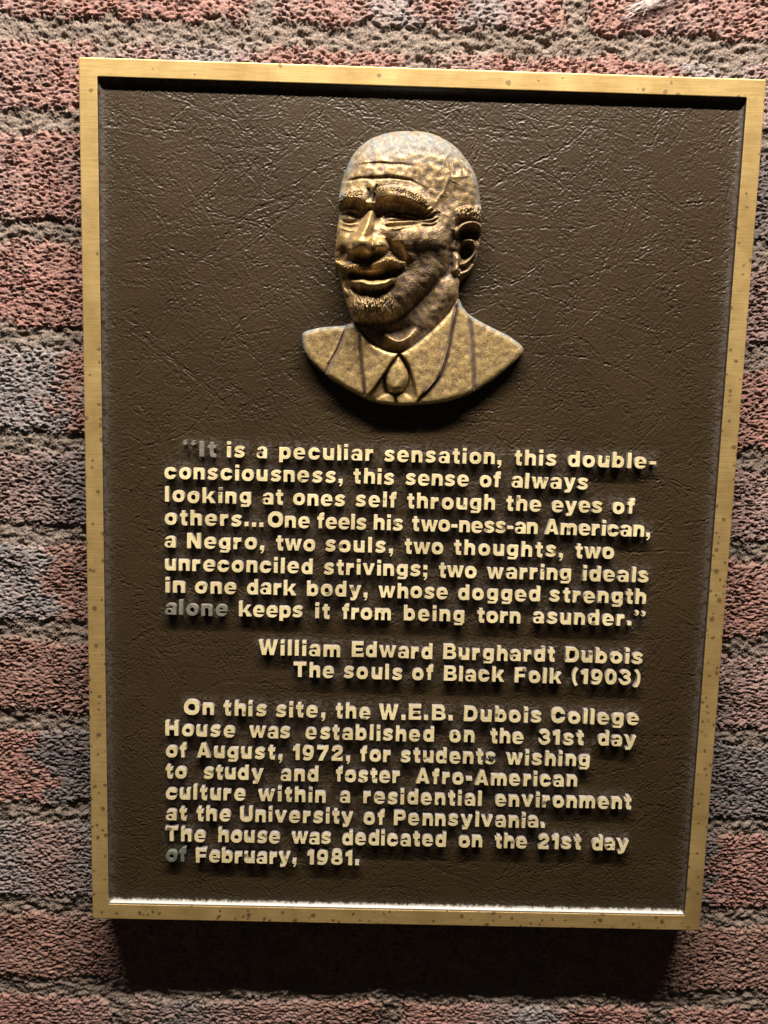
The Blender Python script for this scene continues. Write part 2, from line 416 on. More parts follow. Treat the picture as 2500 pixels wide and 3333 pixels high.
def build_panel(letter_boxes):
    st = 0.0005
    xs = np.arange(-IW + 0.0001, IW - 0.00005, st); zs = np.arange(IH - 0.0001, -IH + 0.00005, -st)
    X, Z = np.meshgrid(xs, zs); sh = X.shape
    H = np.zeros(sh, np.float32)
    for (lo, hi, sx, sy, rot, amp, sg, seed) in (
            (0.0032, 0.012, 2.0, 0.62, 0.12, 0.00018, 0.17, 31), (0.0032, 0.012, 2.4, 0.62, 0.70, 0.00020, 0.15, 32),
            (0.0032, 0.012, 2.4, 0.62, -0.62, 0.00020, 0.15, 33), (0.0020, 0.005, 1.4, 0.8, 0.0, 0.00008, 0.30, 34)):
        n = fnoise(sh, lo, hi, sx, sy, rot, step=st, seed=seed)
        gate = sstep(fnoise(sh, 0.02, 0.08, step=st, seed=seed + 50), -0.9, 1.0)
        H += -1.9 * amp * np.exp(-(n / (0.8 * sg)) ** 2) * gate + 0.16 * amp * n * gate
    # long creases, mostly on the diagonals, each a groove with a soft raised rim
    h, w = sh
    groove = np.zeros(sh, np.float32); rim = np.zeros(sh, np.float32)
    pr, pc, pd, pw = [], [], [], []
    for k in range(2400):
        ang = rng.choice([0.62, -0.55, 0.15, -0.95, 1.05, -0.2]) + rng.normal(0, 0.18)
        L = rng.uniform(0.03, 0.11) if k % 4 == 0 else rng.uniform(0.008, 0.035)
        n = int(L / 0.0004); s = np.linspace(0, 1, n)
        curv = rng.normal(0, 6); a = ang + curv * (s - 0.5) * L + 0.25 * np.sin(s * rng.uniform(5, 16) + rng.uniform(0, 6)) * rng.uniform(0, 1)
        x = rng.uniform(-IW, IW) + np.cumsum(np.cos(a)) * 0.0004; z = rng.uniform(-IH, IH) + np.cumsum(np.sin(a)) * 0.0004
        d = np.sin(s * np.pi) ** 0.5 * rng.uniform(0.2, 1.0) * (0.7 + 0.3 * np.sin(s * 40 + k))
        pr.append((zs[0] - z) / st); pc.append((x - xs[0]) / st); pd.append(d); pw.append(np.full(n, rng.uniform(0.8, 1.3)))
        if k % 3 == 0:                                   # creases often run in pairs
            o_ = rng.uniform(2.4, 4.5) * rng.choice([-1, 1]); pr.append(pr[-1] + o_ * np.cos(a)); pc.append(pc[-1] + o_ * np.sin(a)); pd.append(d[::-1] * 0.8); pw.append(pw[-1])
    pr, pc, pd, pw = map(np.concatenate, (pr, pc, pd, pw))
    r0, c0 = np.round(pr).astype(int), np.round(pc).astype(int)
    for dr in range(-6, 7):
        for dc in range(-6, 7):
            r, c = r0 + dr, c0 + dc
            ok = (r >= 0) & (r < h) & (c >= 0) & (c < w)
            dist2 = (r - pr) ** 2 + (c - pc) ** 2
            np.maximum.at(groove, (r[ok], c[ok]), (pd * np.exp(-dist2 / pw ** 2))[ok])
            np.maximum.at(rim, (r[ok], c[ok]), (pd * np.exp(-dist2 / (2.5 * pw) ** 2))[ok])
    jr = np.arange(h)[:, None] + 0.75 * fnoise(sh, 0.004, 0.016, step=st, seed=36); jc = np.arange(w)[None, :] + 0.75 * fnoise(sh, 0.004, 0.016, step=st, seed=37)
    jr = np.clip(jr, 0, h - 1.01); jc = np.clip(jc, 0, w - 1.01); ir, ic = jr.astype(int), jc.astype(int); fr, fc = jr - ir, jc - ic
    def warp(a): return (a[ir, ic] * (1 - fr) + a[ir + 1, ic] * fr) * (1 - fc) + (a[ir, ic + 1] * (1 - fr) + a[ir + 1, ic + 1] * fr) * fc
    br_ = 0.7 + 0.3 * sstep(fnoise(sh, 0.003, 0.01, step=st, seed=38), -1.0, 0.6)
    H += (-0.00130 * warp(groove) + 0.00062 * warp(rim)) * br_
    H += 0.000035 * fnoise(sh, 0.0014, 0.004, step=st, seed=40)
    d = np.minimum(IW - np.abs(X), IH - np.abs(Z))
    r = 0.0034; t = np.clip(d / r, 0, 1)
    cove = r * (1 - np.sqrt(1 - (1 - t) ** 2 * 0.995))
    H = H * (0.25 + 0.75 * t) + cove
    dust = np.zeros(sh, np.float32)
    wob = fnoise(sh, 0.002, 0.02, step=st, seed=41, beta=0.6)
    for (x0, x1, z0, z1) in letter_boxes:
        dx = np.maximum(np.maximum(x0 - X, X - x1), 0); dz = np.maximum(np.maximum(z0 - Z, Z - z1), 0)
        dust = np.maximum(dust, np.exp(-(np.hypot(dx, dz) / 0.0035) ** 2))
    dust = dust * sstep(wob, -1.2, 1.5) * 0.55
    edge = np.exp(-d / 0.0030) * sstep(wob, -2.2, 0.8) * 0.6
    bare_glint = sstep(0.0034 + 0.0004 * wob - (Z + IH), 0, 0.0024)  # bare bottom edge of the cove, its pale glint put into the colour
    dust = np.clip(np.maximum(dust * 0.7, edge), 0, 1)
    P = np.stack([X, PANEL - H, Z], -1)
    me = grid_mesh("back_panel", P, colors={"DustGlint": np.stack([dust, bare_glint, 0 * dust], -1)})
    o = link("back_panel", me, M_LEATHER, plaque)
    o['label'] = "dark brown panel cast with a creased leather grain"

# ------------------------------------------------------------------ raised lettering: heavy extended grotesque drawn as shapes
GS = 1.0
gx = np.arange(-8, 132, GS / 2); gy = np.arange(-40, 116, GS / 2)
GX, GY = np.meshgrid(gx, gy)
def rect(x0, y0, x1, y1): return (GX >= x0) & (GX <= x1) & (GY >= y0) & (GY <= y1)
def ell(cx, cy, rx, ry, p=2.3): return (np.abs((GX - cx) / rx) ** p + np.abs((GY - cy) / ry) ** p) <= 1
def ring(cx, cy, rx, ry, tx, ty): return ell(cx, cy, rx, ry) & ~ell(cx, cy, rx - tx, ry - ty, 2.0)
def poly(*pts):
    ins = np.zeros(GX.shape, bool); n = len(pts)
    for i in range(n):
        (x1, y1), (x2, y2) = pts[i], pts[(i + 1) % n]
        if y1 == y2: continue
        c = ((y1 > GY) != (y2 > GY)) & (GX < (x2 - x1) * (GY - y1) / (y2 - y1) + x1)
        ins ^= c
    return ins
def catmull(pts, n=10, closed=False):
    p = np.array(pts, float); m = len(p); out = []
    for i in range(m if closed else m - 1):
        if closed: a, b, c, d = p[(i - 1) % m], p[i], p[(i + 1) % m], p[(i + 2) % m]
        else: a, b, c, d = p[max(i - 1, 0)], p[i], p[i + 1], p[min(i + 2, m - 1)]
        for t in np.linspace(0, 1, n, endpoint=False):
            out.append(0.5 * (2 * b + (c - a) * t + (2 * a - 5 * b + 4 * c - d) * t * t + (3 * b - a - 3 * c + d) * t ** 3))
    if not closed: out.append(p[-1])
    return np.array(out)
def stroke(pts, w, flat=True):
    q = catmull(pts, 8); ins = np.zeros(GX.shape, bool)
    for (a, b) in zip(q[:-1], q[1:]):
        d = b - a; L2 = max(d @ d, 1e-9)
        t = np.clip(((GX - a[0]) * d[0] + (GY - a[1]) * d[1]) / L2, 0, 1)
        ins |= np.hypot(GX - a[0] - t * d[0], GY - a[1] - t * d[1]) <= w / 2
    if flat:
        for e, f in ((q[0], q[1]), (q[-1], q[-2])):
            d = f - e; d = d / np.linalg.norm(d)
            ins &= ~((((GX - e[0]) * d[0] + (GY - e[1]) * d[1]) < 0) & (np.hypot(GX - e[0], GY - e[1]) < w * 0.75))
    return ins
def arch(x, w, top, slot, st=26):
    """right-hand arch of n, h, m: filled block with a round shoulder minus a slot"""
    blk = rect(x, 0, x + w - 24, top) | rect(x, 0, x + w, top - 24) | ell(x + w - 24, top - 24, 24, 24, 2.0)
    sl = rect(x + st, -5, x + w - st, 40) | ell(x + w / 2, 40, (w - 2 * st) / 2, 12, 2.0)
    return blk & ~sl
def gl():
    G = {}
    G['o'] = ring(39, 37, 39, 39.5, 26, 24)
    G['n'] = arch(0, 72, 76, 0) | rect(0, 0, 26, 75)
    G['h'] = arch(0, 72, 76, 0) | rect(0, 0, 26, 100)
    m1 = arch(0, 66, 76, 0, 25); m2 = arch(41, 66, 76, 0, 25)
    G['m'] = (m1 & (GX < 42)) | (arch(0, 66, 76, 0, 25) & (GX < 66)) | (m2 & (GX > 55)) | rect(0, 0, 25, 75) | rect(41, 0, 66, 68)
    G['u'] = (G['n'][::-1, ::-1])
    # mirrored u needs re-registration on the grid, so draw it directly
    blk = rect(24, 0, 72, 75) | rect(0, 24, 72, 75) | ell(24, 24, 24, 24.5, 2.0)
    G['u'] = (blk & ~(rect(26, 36, 46, 80) | ell(36, 36, 10, 12, 2.0))) | rect(46, 0, 72, 75)
    G['r'] = rect(0, 0, 26, 75) | stroke([(18, 50), (30, 60), (52, 63)], 25)
    G['i'] = rect(0, 0, 27, 72) | rect(0, 81, 27, 102)
    G['l'] = rect(0, 0, 27, 100)
    G['t'] = stroke([(23, 95), (23, 20), (32, 11), (48, 10)], 25) | rect(0, 55, 48, 75)
    G['f'] = stroke([(22, 0), (22, 76), (31, 89), (47, 89)], 25) | rect(0, 55, 46, 75)
    bowl_r = ring(36, 37, 36, 39, 25, 23); bowl_l = ring(39, 37, 36, 39, 25, 23)
    G['d'] = bowl_r | rect(48, 0, 74, 100)
    G['b'] = bowl_l | rect(0, 0, 26, 100)
    G['p'] = bowl_l | rect(0, -23, 26, 75)
    G['g'] = ring(36, 39, 36, 37, 25, 22) | rect(48, -4, 74, 75) | stroke([(61, 4), (56, -10), (40, -15), (8, -11)], 19)
    top = ring(38, 47, 35, 29, 24, 16) & (GY > 46)
    G['a'] = (top & ~rect(0, 40, 30, 52)) | rect(48, 0, 73, 48) | ring(30, 22, 30, 23, 21, 12) | rect(30, 30, 60, 44)
    G['e'] = (ring(38, 37, 38, 39.5, 25, 21) & ~rect(44, 19, 90, 31)) | rect(14, 30, 76, 43)
    G['c'] = ring(38, 37, 38, 39.5, 26, 24) & ~rect(42, 28, 90, 47)
    G['s'] = stroke([(64, 55), (50, 65), (30, 65), (16, 56), (20, 46), (36, 39), (53, 33), (58, 22), (46, 12), (24, 11), (6, 20)], 22)
    G['v'] = poly((0, 75), (28, 75), (40, 30), (52, 75), (80, 75), (53, 0), (27, 0))
    G['w'] = poly((0, 75), (27, 75), (35, 30), (44, 75), (68, 75), (77, 30), (85, 75), (112, 75), (91, 0), (66, 0), (56, 40), (46, 0), (21, 0))
    G['y'] = poly((0, 75), (28, 75), (41, 32), (53, 75), (80, 75), (53, -6), (42, -22), (10, -24), (10, -6), (24, -5), (28, 2))
    G['k'] = rect(0, 0, 26, 100) | poly((20, 28), (50, 75), (80, 75), (42, 26)) | poly((30, 48), (52, 0), (83, 0), (50, 54))
    G['A'] = poly((0, 0), (32, 100), (62, 100), (94, 0), (65, 0), (60, 17), (34, 17), (29, 0)) & ~poly((39, 36), (55, 36), (47, 68))
    G['B'] = (rect(0, 0, 50, 100) | ell(48, 74, 34, 26) | ell(50, 28, 38, 28)) & ~(rect(28, 62, 46, 80) | ell(46, 71, 11, 9)) & ~(rect(28, 20, 48, 41) | ell(48, 30.5, 12, 10.5))
    G['C'] = ring(45, 50, 45, 52, 28, 26) & ~rect(52, 39, 100, 61)
    G['D'] = (rect(0, 0, 44, 100) | ell(44, 50, 44, 50)) & ~(rect(28, 22, 42, 78) | ell(42, 50, 18, 28))
    G['E'] = rect(0, 0, 28, 100) | rect(0, 0, 80, 22) | rect(0, 39, 74, 60) | rect(0, 78, 79, 100)
    G['F'] = rect(0, 0, 28, 100) | rect(0, 37, 70, 58) | rect(0, 78, 76, 100)
    G['H'] = rect(0, 0, 28, 100) | rect(59, 0, 87, 100) | rect(0, 39, 87, 61)
    G['I'] = rect(0, 0, 28, 100)
    G['N'] = rect(0, 0, 27, 100) | rect(61, 0, 88, 100) | poly((0, 100), (29, 100), (88, 0), (59, 0))
    G['O'] = ring(50, 50, 50, 52, 29, 27)
    G['P'] = (rect(0, 34, 48, 100) | ell(46, 67, 36, 33) | rect(0, 0, 28, 100)) & ~(rect(28, 57, 46, 78) | ell(46, 67.5, 11, 10.5))
    G['T'] = rect(0, 77, 86, 100) | rect(29, 0, 57, 100)
    G['U'] = (rect(0, 34, 86, 100) | ell(43, 36, 43, 38)) & ~(rect(28, 38, 58, 110) | ell(43, 38, 15, 17))
    G['W'] = poly((0, 100), (29, 100), (38, 40), (49, 100), (73, 100), (84, 40), (93, 100), (122, 100), (99, 0), (72, 0), (61, 55), (50, 0), (23, 0))
    G['0'] = ring(38, 50, 38, 51, 26, 23)
    G['1'] = rect(18, 0, 46, 100) | poly((0, 62), (0, 80), (22, 100), (30, 100), (30, 66))
    G['2'] = stroke([(12, 66), (18, 82), (38, 90), (58, 82), (60, 66), (46, 50), (26, 34), (14, 12)], 25) | rect(1, 0, 74, 22)
    G['3'] = stroke([(10, 74), (22, 88), (42, 89), (58, 80), (56, 64), (36, 53)], 23) | stroke([(34, 53), (58, 44), (62, 26), (46, 12), (24, 11), (9, 26)], 23, False)
    G['7'] = rect(0, 77, 74, 100) | poly((46, 80), (74, 80), (38, 0), (9, 0), (24, 40))
    G['8'] = ring(38, 74, 34, 27, 23, 17) | ring(38, 28, 38, 29.5, 25, 18)
    G['9'] = ring(38, 65, 37, 36.5, 25, 21) | stroke([(62, 66), (60, 34), (46, 13), (26, 10), (8, 16)], 22)
    G['.'] = rect(0, 0, 28, 27)
    G[','] = rect(0, 0, 28, 27) | poly((12, 4), (28, 4), (28, -2), (20, -18), (6, -24), (6, -14), (13, -8))
    G[';'] = G[','] | rect(0, 47, 28, 74)
    G['-'] = rect(0, 27, 42, 48)
    q = lambda x: ell(x + 12, 82, 13, 12) | stroke([(x + 4, 86), (x + 9, 97), (x + 22, 101)], 9, False)
    G['“'] = q(0)
    q2 = lambda x: ell(x + 13, 90, 13, 12) | stroke([(x + 21, 88), (x + 16, 75), (x + 4, 70)], 9, False)
    G['”'] = q2(0)
    G['('] = stroke([(34, 106), (16, 76), (16, 26), (34, -14)], 23)
    G[')'] = stroke([(4, 106), (22, 76), (22, 26), (4, -14)], 23)
    return G
GLY = gl()

def contours(mask):
    """blurred mask -> closed contour loops at 0.5 (marching squares), in glyph units"""
    f = np.pad(mask.astype(np.float32), 4)
    k = np.exp(-(np.arange(-4, 5) / 2.4) ** 2); k /= k.sum()
    f = np.apply_along_axis(lambda r: np.convolve(r, k, 'same'), 0, f)
    f = np.apply_along_axis(lambda r: np.convolve(r, k, 'same'), 1, f)
    b = f > 0.5
    code = b[:-1, :-1] * 1 + b[:-1, 1:] * 2 + b[1:, 1:] * 4 + b[1:, :-1] * 8
    nxt = {}
    def ex(r, c, e):
        if e == 0: a, bb = f[r, c], f[r, c + 1]; return (c + (0.5 - a) / (bb - a), r)
        if e == 1: a, bb = f[r, c + 1], f[r + 1, c + 1]; return (c + 1, r + (0.5 - a) / (bb - a))
        if e == 2: a, bb = f[r + 1, c], f[r + 1, c + 1]; return (c + (0.5 - a) / (bb - a), r + 1)
        a, bb = f[r, c], f[r + 1, c]; return (c, r + (0.5 - a) / (bb - a))
    def key(r, c, e):
        return {0: ('h', r, c), 1: ('v', r, c + 1), 2: ('h', r + 1, c), 3: ('v', r, c)}[e]
    T = {1: [(3, 0)], 2: [(0, 1)], 3: [(3, 1)], 4: [(1, 2)], 5: [(3, 2), (1, 0)], 6: [(0, 2)], 7: [(3, 2)],
         8: [(2, 3)], 9: [(2, 0)], 10: [(0, 3), (2, 1)], 11: [(2, 1)], 12: [(1, 3)], 13: [(1, 0)], 14: [(0, 3)]}
    P = {}
    for r, c in zip(*np.nonzero((code > 0) & (code < 15))):
        for (e0, e1) in T[int(code[r, c])]:
            k0, k1 = key(r, c, e0), key(r, c, e1)
            P[k0] = ex(r, c, e0); P[k1] = ex(r, c, e1); nxt[k0] = k1
    loops = []
    while nxt:
        s = next(iter(nxt)); L = [s]; k1 = nxt.pop(s)
        while k1 != s:
            L.append(k1); k1 = nxt.pop(k1)
        if len(L) > 12:
            q = np.array([P[k2] for k2 in L])[::2]
            loops.append(np.c_[gx[0] + (q[:, 0] - 4) * (gx[1] - gx[0]), gy[0] + (q[:, 1] - 4) * (gy[1] - gy[0])])
    return loops

UNIT = 0.000110
RISE = 0.0030                              # letters stand this far off the panel
GM = {}
def glyph_mesh(ch):
    if ch in GM: return GM[ch]
    loops = contours(GLY[ch])
    cu = bpy.data.curves.new("glyph", 'CURVE'); cu.dimensions = '2D'; cu.fill_mode = 'BOTH'
    cu.extrude = 14.0; cu.bevel_depth = 0.8; cu.bevel_resolution = 1; cu.offset = -2.4
    for L in loops:
        s = cu.splines.new('POLY'); s.points.add(len(L) - 1)
        s.points.foreach_set('co', np.c_[L, np.zeros(len(L)), np.ones(len(L))].ravel())
        s.use_cyclic_u = True
    ob = bpy.data.objects.new("glyph", cu); COL.objects.link(ob)
    dg = bpy.context.evaluated_depsgraph_get(); dg.update()
    me = bpy.data.meshes.new_from_object(ob.evaluated_get(dg))
    bpy.data.objects.remove(ob); bpy.data.curves.remove(cu)
    nv = len(me.vertices); co = np.empty(nv * 3, np.float32); me.vertices.foreach_get('co', co); co = co.reshape(-1, 3)
    faces = [tuple(p.vertices) for p in me.polygons]
    nz = [p.normal.z for p in me.polygons]
    zt = co[:, 2].max()
    fm = [0 if (n > 0.9 and all(co[i, 2] > zt - 0.5 for i in f)) else 1 for f, n in zip(faces, nz)]
    x0, x1 = co[:, 0].min(), co[:, 0].max()
    bpy.data.meshes.remove(me)
    GM[ch] = (co, faces, fm, x0, x1, zt)
    return GM[ch]

boxes = []
DARK = {(0, '““It'): (M_TARN, "tarnished grey word"), (7, 'alone'): (M_TARN, "tarnished dark grey word"), (17, 'of'): (M_TARN2, "green and grey tarnished word")}
def build_text():
    v0 = 43.25
    for li, (v, row) in enumerate(LINES):
        e = bpy.data.objects.new("text_line", None); COL.objects.link(e); e.parent = plaque
        e.empty_display_size = 0.01
        e.location = (0, PANEL - 0.001, v * 0.001)
        for (wd_, a, b) in row:
            a *= 0.001; b *= 0.001
            gs = [glyph_mesh(c) for c in wd_]
            wid = sum(g[4] - g[3] for g in gs) * UNIT
            sx = 1.0
            n = len(gs)
            gap = ((b - a) - wid) / max(n - 1, 1)
            if n == 1: sx = (b - a) / wid; gap = 0
            elif gap < 8 * UNIT:
                sx = ((b - a) - (n - 1) * 9 * UNIT) / wid; gap = 9 * UNIT
            elif gap > 21 * UNIT:
                sx = min(1.12, ((b - a) - (n - 1) * 21 * UNIT) / wid); gap = ((b - a) - wid * sx) / (n - 1)
            V, F, Fm = [], [], []; x = a; base = 0
            for g in gs:
                co, faces, fm, x0, x1, zt = g
                jx, jz = rng.normal(0, 0.00012), rng.normal(0, 0.00014); ja = rng.normal(0, 0.008)
                lx = (co[:, 0] - x0) * UNIT * sx; lz = co[:, 1] * UNIT
                hgt = RISE + 0.001 + rng.normal(0, 0.00008)
                ly = -(co[:, 2] + zt) / (2 * zt) * hgt
                V.append(np.c_[x + lx + jx - ja * lz, ly + 0.0, lz + jz + ja * lx])
                F += [tuple(i + base for i in f) for f in faces]; Fm += fm
                base += len(co); x += (x1 - x0) * UNIT * sx + gap
            V = np.concatenate(V)
            me = bpy.data.meshes.new("word"); me.from_pydata(V.tolist(), [], F)
            me.validate(); me.update()
            mt = DARK.get((li, wd_))
            o = link("word", me, [mt[0], mt[0]] if mt else [M_LETTER, M_SIDE], e)
            me.polygons.foreach_set('material_index', np.array(Fm, np.int32)[:len(me.polygons)])
            if mt: o['label'] = mt[1]
            boxes.append((a, b, v * 0.001, v * 0.001 + 0.0095))
build_text()
build_panel(boxes)

# ------------------------------------------------------------------ portrait relief, modelled as heights over the panel
BU = 0.0000985                              # metres per sculpting unit
def build_bust():
    ST = 3.0
    bx = np.arange(30, 1620, ST, dtype=np.float32); by = np.arange(50, 1990, ST, dtype=np.float32)
    X, Y = np.meshgrid(bx, by); sh = X.shape

    def seg_dist(q, pad=None):
        """distance to a polyline and parameter along it (0..1)"""
        D = np.full(sh, 1e6, np.float32); T = np.zeros(sh, np.float32)
        L = np.r_[0, np.cumsum(np.hypot(*np.diff(q, axis=0).T))]; L /= L[-1]
        for i in range(len(q) - 1):
            a, b = q[i], q[i + 1]; d = b - a; L2 = max(float(d @ d), 1e-6)
            sl = (slice(None), slice(None))
            if pad is not None:
                lo = np.minimum(a, b) - pad - 40; hi = np.maximum(a, b) + pad + 40
                r0, r1 = np.searchsorted(by, [lo[1], hi[1]]); c0, c1 = np.searchsorted(bx, [lo[0], hi[0]])
                if r0 >= r1 or c0 >= c1: continue
                sl = (slice(r0, r1), slice(c0, c1))
            t = np.clip(((X[sl] - a[0]) * d[0] + (Y[sl] - a[1]) * d[1]) / L2, 0, 1)
            dd = np.hypot(X[sl] - a[0] - t * d[0], Y[sl] - a[1] - t * d[1])
            m = dd < D[sl]
            D[sl] = np.where(m, dd, D[sl]); T[sl] = np.where(m, L[i] + t * (L[i + 1] - L[i]), T[sl])
        return D, T
    def inside(q):
        ins = np.zeros(sh, bool); n = len(q)
        for i in range(n):
            (x1, y1), (x2, y2) = q[i], q[(i + 1) % n]
            if y1 == y2: continue
            ins ^= ((y1 > Y) != (y2 > Y)) & (X < (x2 - x1) * (Y - y1) / (y2 - y1) + x1)
        return ins
    def sdf(pts, smooth=True, n=6):
        q = catmull(pts, n, True) if smooth else np.array(pts, float)
        D, _ = seg_dist(np.vstack([q, q[:1]]))
        return np.where(inside(q), D, -D)
    def ridge(pts, w, a, taper=0.25, n=8, p=2.0):
        """soft ridge (a > 0) or groove (a < 0) along a curve; w, a may vary along it"""
        q = catmull(pts, n); wm = float(np.max(w))
        D, T = seg_dist(q, pad=wm * 3)
        W = np.interp(T, np.linspace(0, 1, np.size(w)), np.atleast_1d(w)); A = np.interp(T, np.linspace(0, 1, np.size(a)), np.atleast_1d(a))
        tp = np.clip(np.minimum(T, 1 - T) / taper, 0, 1) if taper else 1.0
        return (A * np.sqrt(tp) * np.exp(-(D / W) ** p)).astype(np.float32)
    def lip(pts, wl, wr, a, taper=0.2, n=8):
        """overhang: falls softly on the left of the drawing direction (seen y up), sharply on the right"""
        q = catmull(pts, n)
        D, T = seg_dist(q, pad=max(wl, wr) * 3)
        side = np.zeros(sh, np.float32); best = np.full(sh, 1e6, np.float32)
        for i in range(len(q) - 1):
            a0, b0 = q[i], q[i + 1]; d = b0 - a0; L2 = max(float(d @ d), 1e-6)
            t = np.clip(((X - a0[0]) * d[0] + (Y - a0[1]) * d[1]) / L2, 0, 1)
            dd = np.hypot(X - a0[0] - t * d[0], Y - a0[1] - t * d[1])
            s = d[0] * (Y - a0[1]) - d[1] * (X - a0[0])
            m = dd < best; best = np.where(m, dd, best); side = np.where(m, s, side)
        A = np.interp(T, np.linspace(0, 1, np.size(a)), np.atleast_1d(a))
        W = np.where(side > 0, wr, wl)
        tp = np.clip(np.minimum(T, 1 - T) / taper, 0, 1) if taper else 1.0
        return (A * np.sqrt(tp) * np.exp(-(D / W) ** 2)).astype(np.float32)
    def bump(cx, cy, rx, ry, a, rot=0.0, p=2.0):
        c, s = math.cos(rot), math.sin(rot); x, y = X - cx, Y - cy
        q = np.sqrt(((x * c + y * s) / rx) ** 2 + ((-x * s + y * c) / ry) ** 2)
        return (a * np.exp(-q ** p)).astype(np.float32)
    def dome(d, R): return np.sqrt(np.clip(1 - (1 - np.clip(d / R, 0, 1)) ** 2, 0, 1))
    def smax(a, b, k): 
        h = np.clip(0.5 + 0.5 * (a - b) / k, 0, 1); return b * (1 - h) + a * h + k * h * (1 - h)

    # --- silhouettes
    face_d = sdf([(800, 82), (900, 86), (1000, 115), (1085, 165), (1150, 225), (1200, 290), (1240, 360), (1265, 440), (1277, 520), (1286, 600), (1288, 680),
                  (1284, 760), (1276, 840), (1258, 925), (1225, 1000), (1180, 1052), (1120, 1085), (1060, 1075), (1000, 1120), (920, 1185), (830, 1262), (750, 1325), (660, 1372), (560, 1392), (460, 1384),
                  (408, 1350), (380, 1290), (352, 1200), (330, 1110), (312, 1020), (290, 958), (286, 920), (295, 830), (302, 760), (308, 700), (316, 640), (312, 585), (322, 500), (335, 430), (355, 370),
                  (380, 310), (412, 250), (462, 190), (540, 135), (640, 100), (720, 86)])
    neck_d = sdf([(1135, 1040), (1134, 1130), (1128, 1215), (1040, 1350), (900, 1480), (760, 1580), (640, 1590), (500, 1540), (400, 1440), (395, 1350), (520, 1200), (760, 1050), (1000, 980)])
    coat_d = sdf([(418, 1372), (330, 1382), (200, 1392), (110, 1411), (62, 1432), (50, 1464), (60, 1545), (102, 1622), (170, 1690), (240, 1752), (320, 1802), (400, 1850), (490, 1897), (600, 1930), (720, 1944),
                  (850, 1940), (1000, 1926), (1110, 1902), (1250, 1848), (1400, 1748), (1500, 1664), (1556, 1614), (1584, 1580), (1588, 1550), (1566, 1514), (1480, 1452), (1380, 1402), (1290, 1355), (1215, 1308), (1168, 1262), (1128, 1200),
                  (1060, 1300), (930, 1430), (800, 1530), (720, 1575), (640, 1565), (540, 1510), (470, 1440)])

    # --- neck
    neck = 62 + 48 * dome(neck_d, 240)
    neck += ridge([(590, 1420), (650, 1475), (720, 1505), (790, 1470), (850, 1400)], 26, [25, 50, 60, 40, 15])
    neck += ridge([(1120, 1080), (1000, 1250), (850, 1410)], 70, 22, 0.5) + bump(1050, 1110, 130, 120, 34)
    neck -= bump(700, 1420, 110, 50, 34)

    # --- skull and face mass
    f = 58 + 140 * dome(face_d, 320) + 12 * dome(face_d, 60)
    f += bump(560, 780, 330, 640, 56) + bump(740, 300, 300, 190, 12)
    # the features were measured on the photograph of the finished relief: set each where it stands at its own height
    dz = ((f + bump(480, 830, 130, 150, 120)) * BU - 0.013) / 0.53
    X0, Y0 = X, Y
    wob1 = fnoise(sh, 90, 300, step=ST, seed=61, beta=0.8); wob2 = fnoise(sh, 90, 300, step=ST, seed=62, beta=0.8)
    X = (X0 + (X0 - 632) * dz + 3.0 * wob1).astype(np.float32); Y = (Y0 + (Y0 - 2069) * dz + 3.0 * wob2).astype(np.float32)
    f -= bump(1190, 880, 170, 330, 52)                        # the side of the head lies back towards the ear
    f += bump(545, 1290, 190, 130, 40)                        # chin mass
    # forehead wrinkles
    f += ridge([(345, 432), (420, 412), (520, 408), (620, 404), (740, 410), (830, 436), (890, 470)], 9, [-6, -11, -9, -12, -13, -8, -4])
    f += ridge([(430, 385), (560, 378), (700, 384), (820, 410)], 30, 8)
    f += ridge([(440, 326), (560, 314), (690, 312), (820, 324)], 8, [-6, -10, -9, -4]) + ridge([(470, 350), (600, 340), (760, 345)], 20, 6)
    f += ridge([(575, 475), (640, 456), (720, 458), (800, 480)], 9, -5) + ridge([(600, 495), (680, 478), (760, 490)], 14, 5)
    f += ridge([(580, 450), (556, 500), (548, 560)], 11, -20) + ridge([(510, 470), (525, 520), (520, 560)], 10, -14)
    # temple line and locks of hair above it
    f += ridge([(1028, 262), (1050, 330), (1052, 390), (1030, 470), (995, 530), (950, 590)], 11, [5, 7, 7, 6, 5, 3])
    f += ridge([(1100, 430), (1060, 520), (1000, 620)], 60, -14)
    f += lip([(1062, 400), (1130, 396), (1200, 384)], 24, 8, 5)
    for q in ([(1098, 275), (1128, 330), (1142, 385)], [(1140, 280), (1175, 330), (1205, 375)], [(1066, 270), (1082, 330), (1090, 385)]):
        f += ridge(q, 8, 8)
    f += ridge([(1035, 290), (1110, 330), (1180, 350)], 70, -8)
    # brows: soft above, undercut below
    f += lip([(572, 548), (620, 528), (690, 528), (770, 548), (840, 578), (905, 608), (962, 636)], 62, 15, [30, 42, 46, 46, 40, 28, 12], 0.2)
    f += lip([(312, 590), (350, 556), (400, 543), (450, 540), (500, 562)], 48, 14, [24, 38, 42, 32, 16], 0.2) + bump(528, 575, 26, 18, 22)
    # sockets
    f -= bump(735, 638, 185, 72, 98, 0.13, 2.6) + bump(400, 640, 95, 64, 78, -0.1, 2.6)
    f -= bump(580, 622, 42, 60, 40)
    # eyes: slits between swollen lids, bags and crow's feet
    f += bump(715, 668, 110, 34, 46, 0.06) + bump(385, 650, 60, 30, 38)
    f += lip([(590, 655), (660, 630), (740, 632), (820, 655), (880, 680)], 17, 7, 20)
    f += ridge([(610, 676), (680, 684), (760, 676), (850, 664)], 8, -18)
    f += ridge([(610, 694), (690, 704), (780, 694), (860, 676)], 10, 20)
    f += ridge([(630, 718), (700, 728), (790, 714), (870, 690)], 7, -13) + ridge([(650, 738), (730, 744), (820, 722), (900, 694)], 10, 12)
    f += lip([(335, 632), (375, 607), (430, 608), (460, 622)], 14, 6, 22) + ridge([(330, 668), (385, 674), (440, 656)], 8, -16)
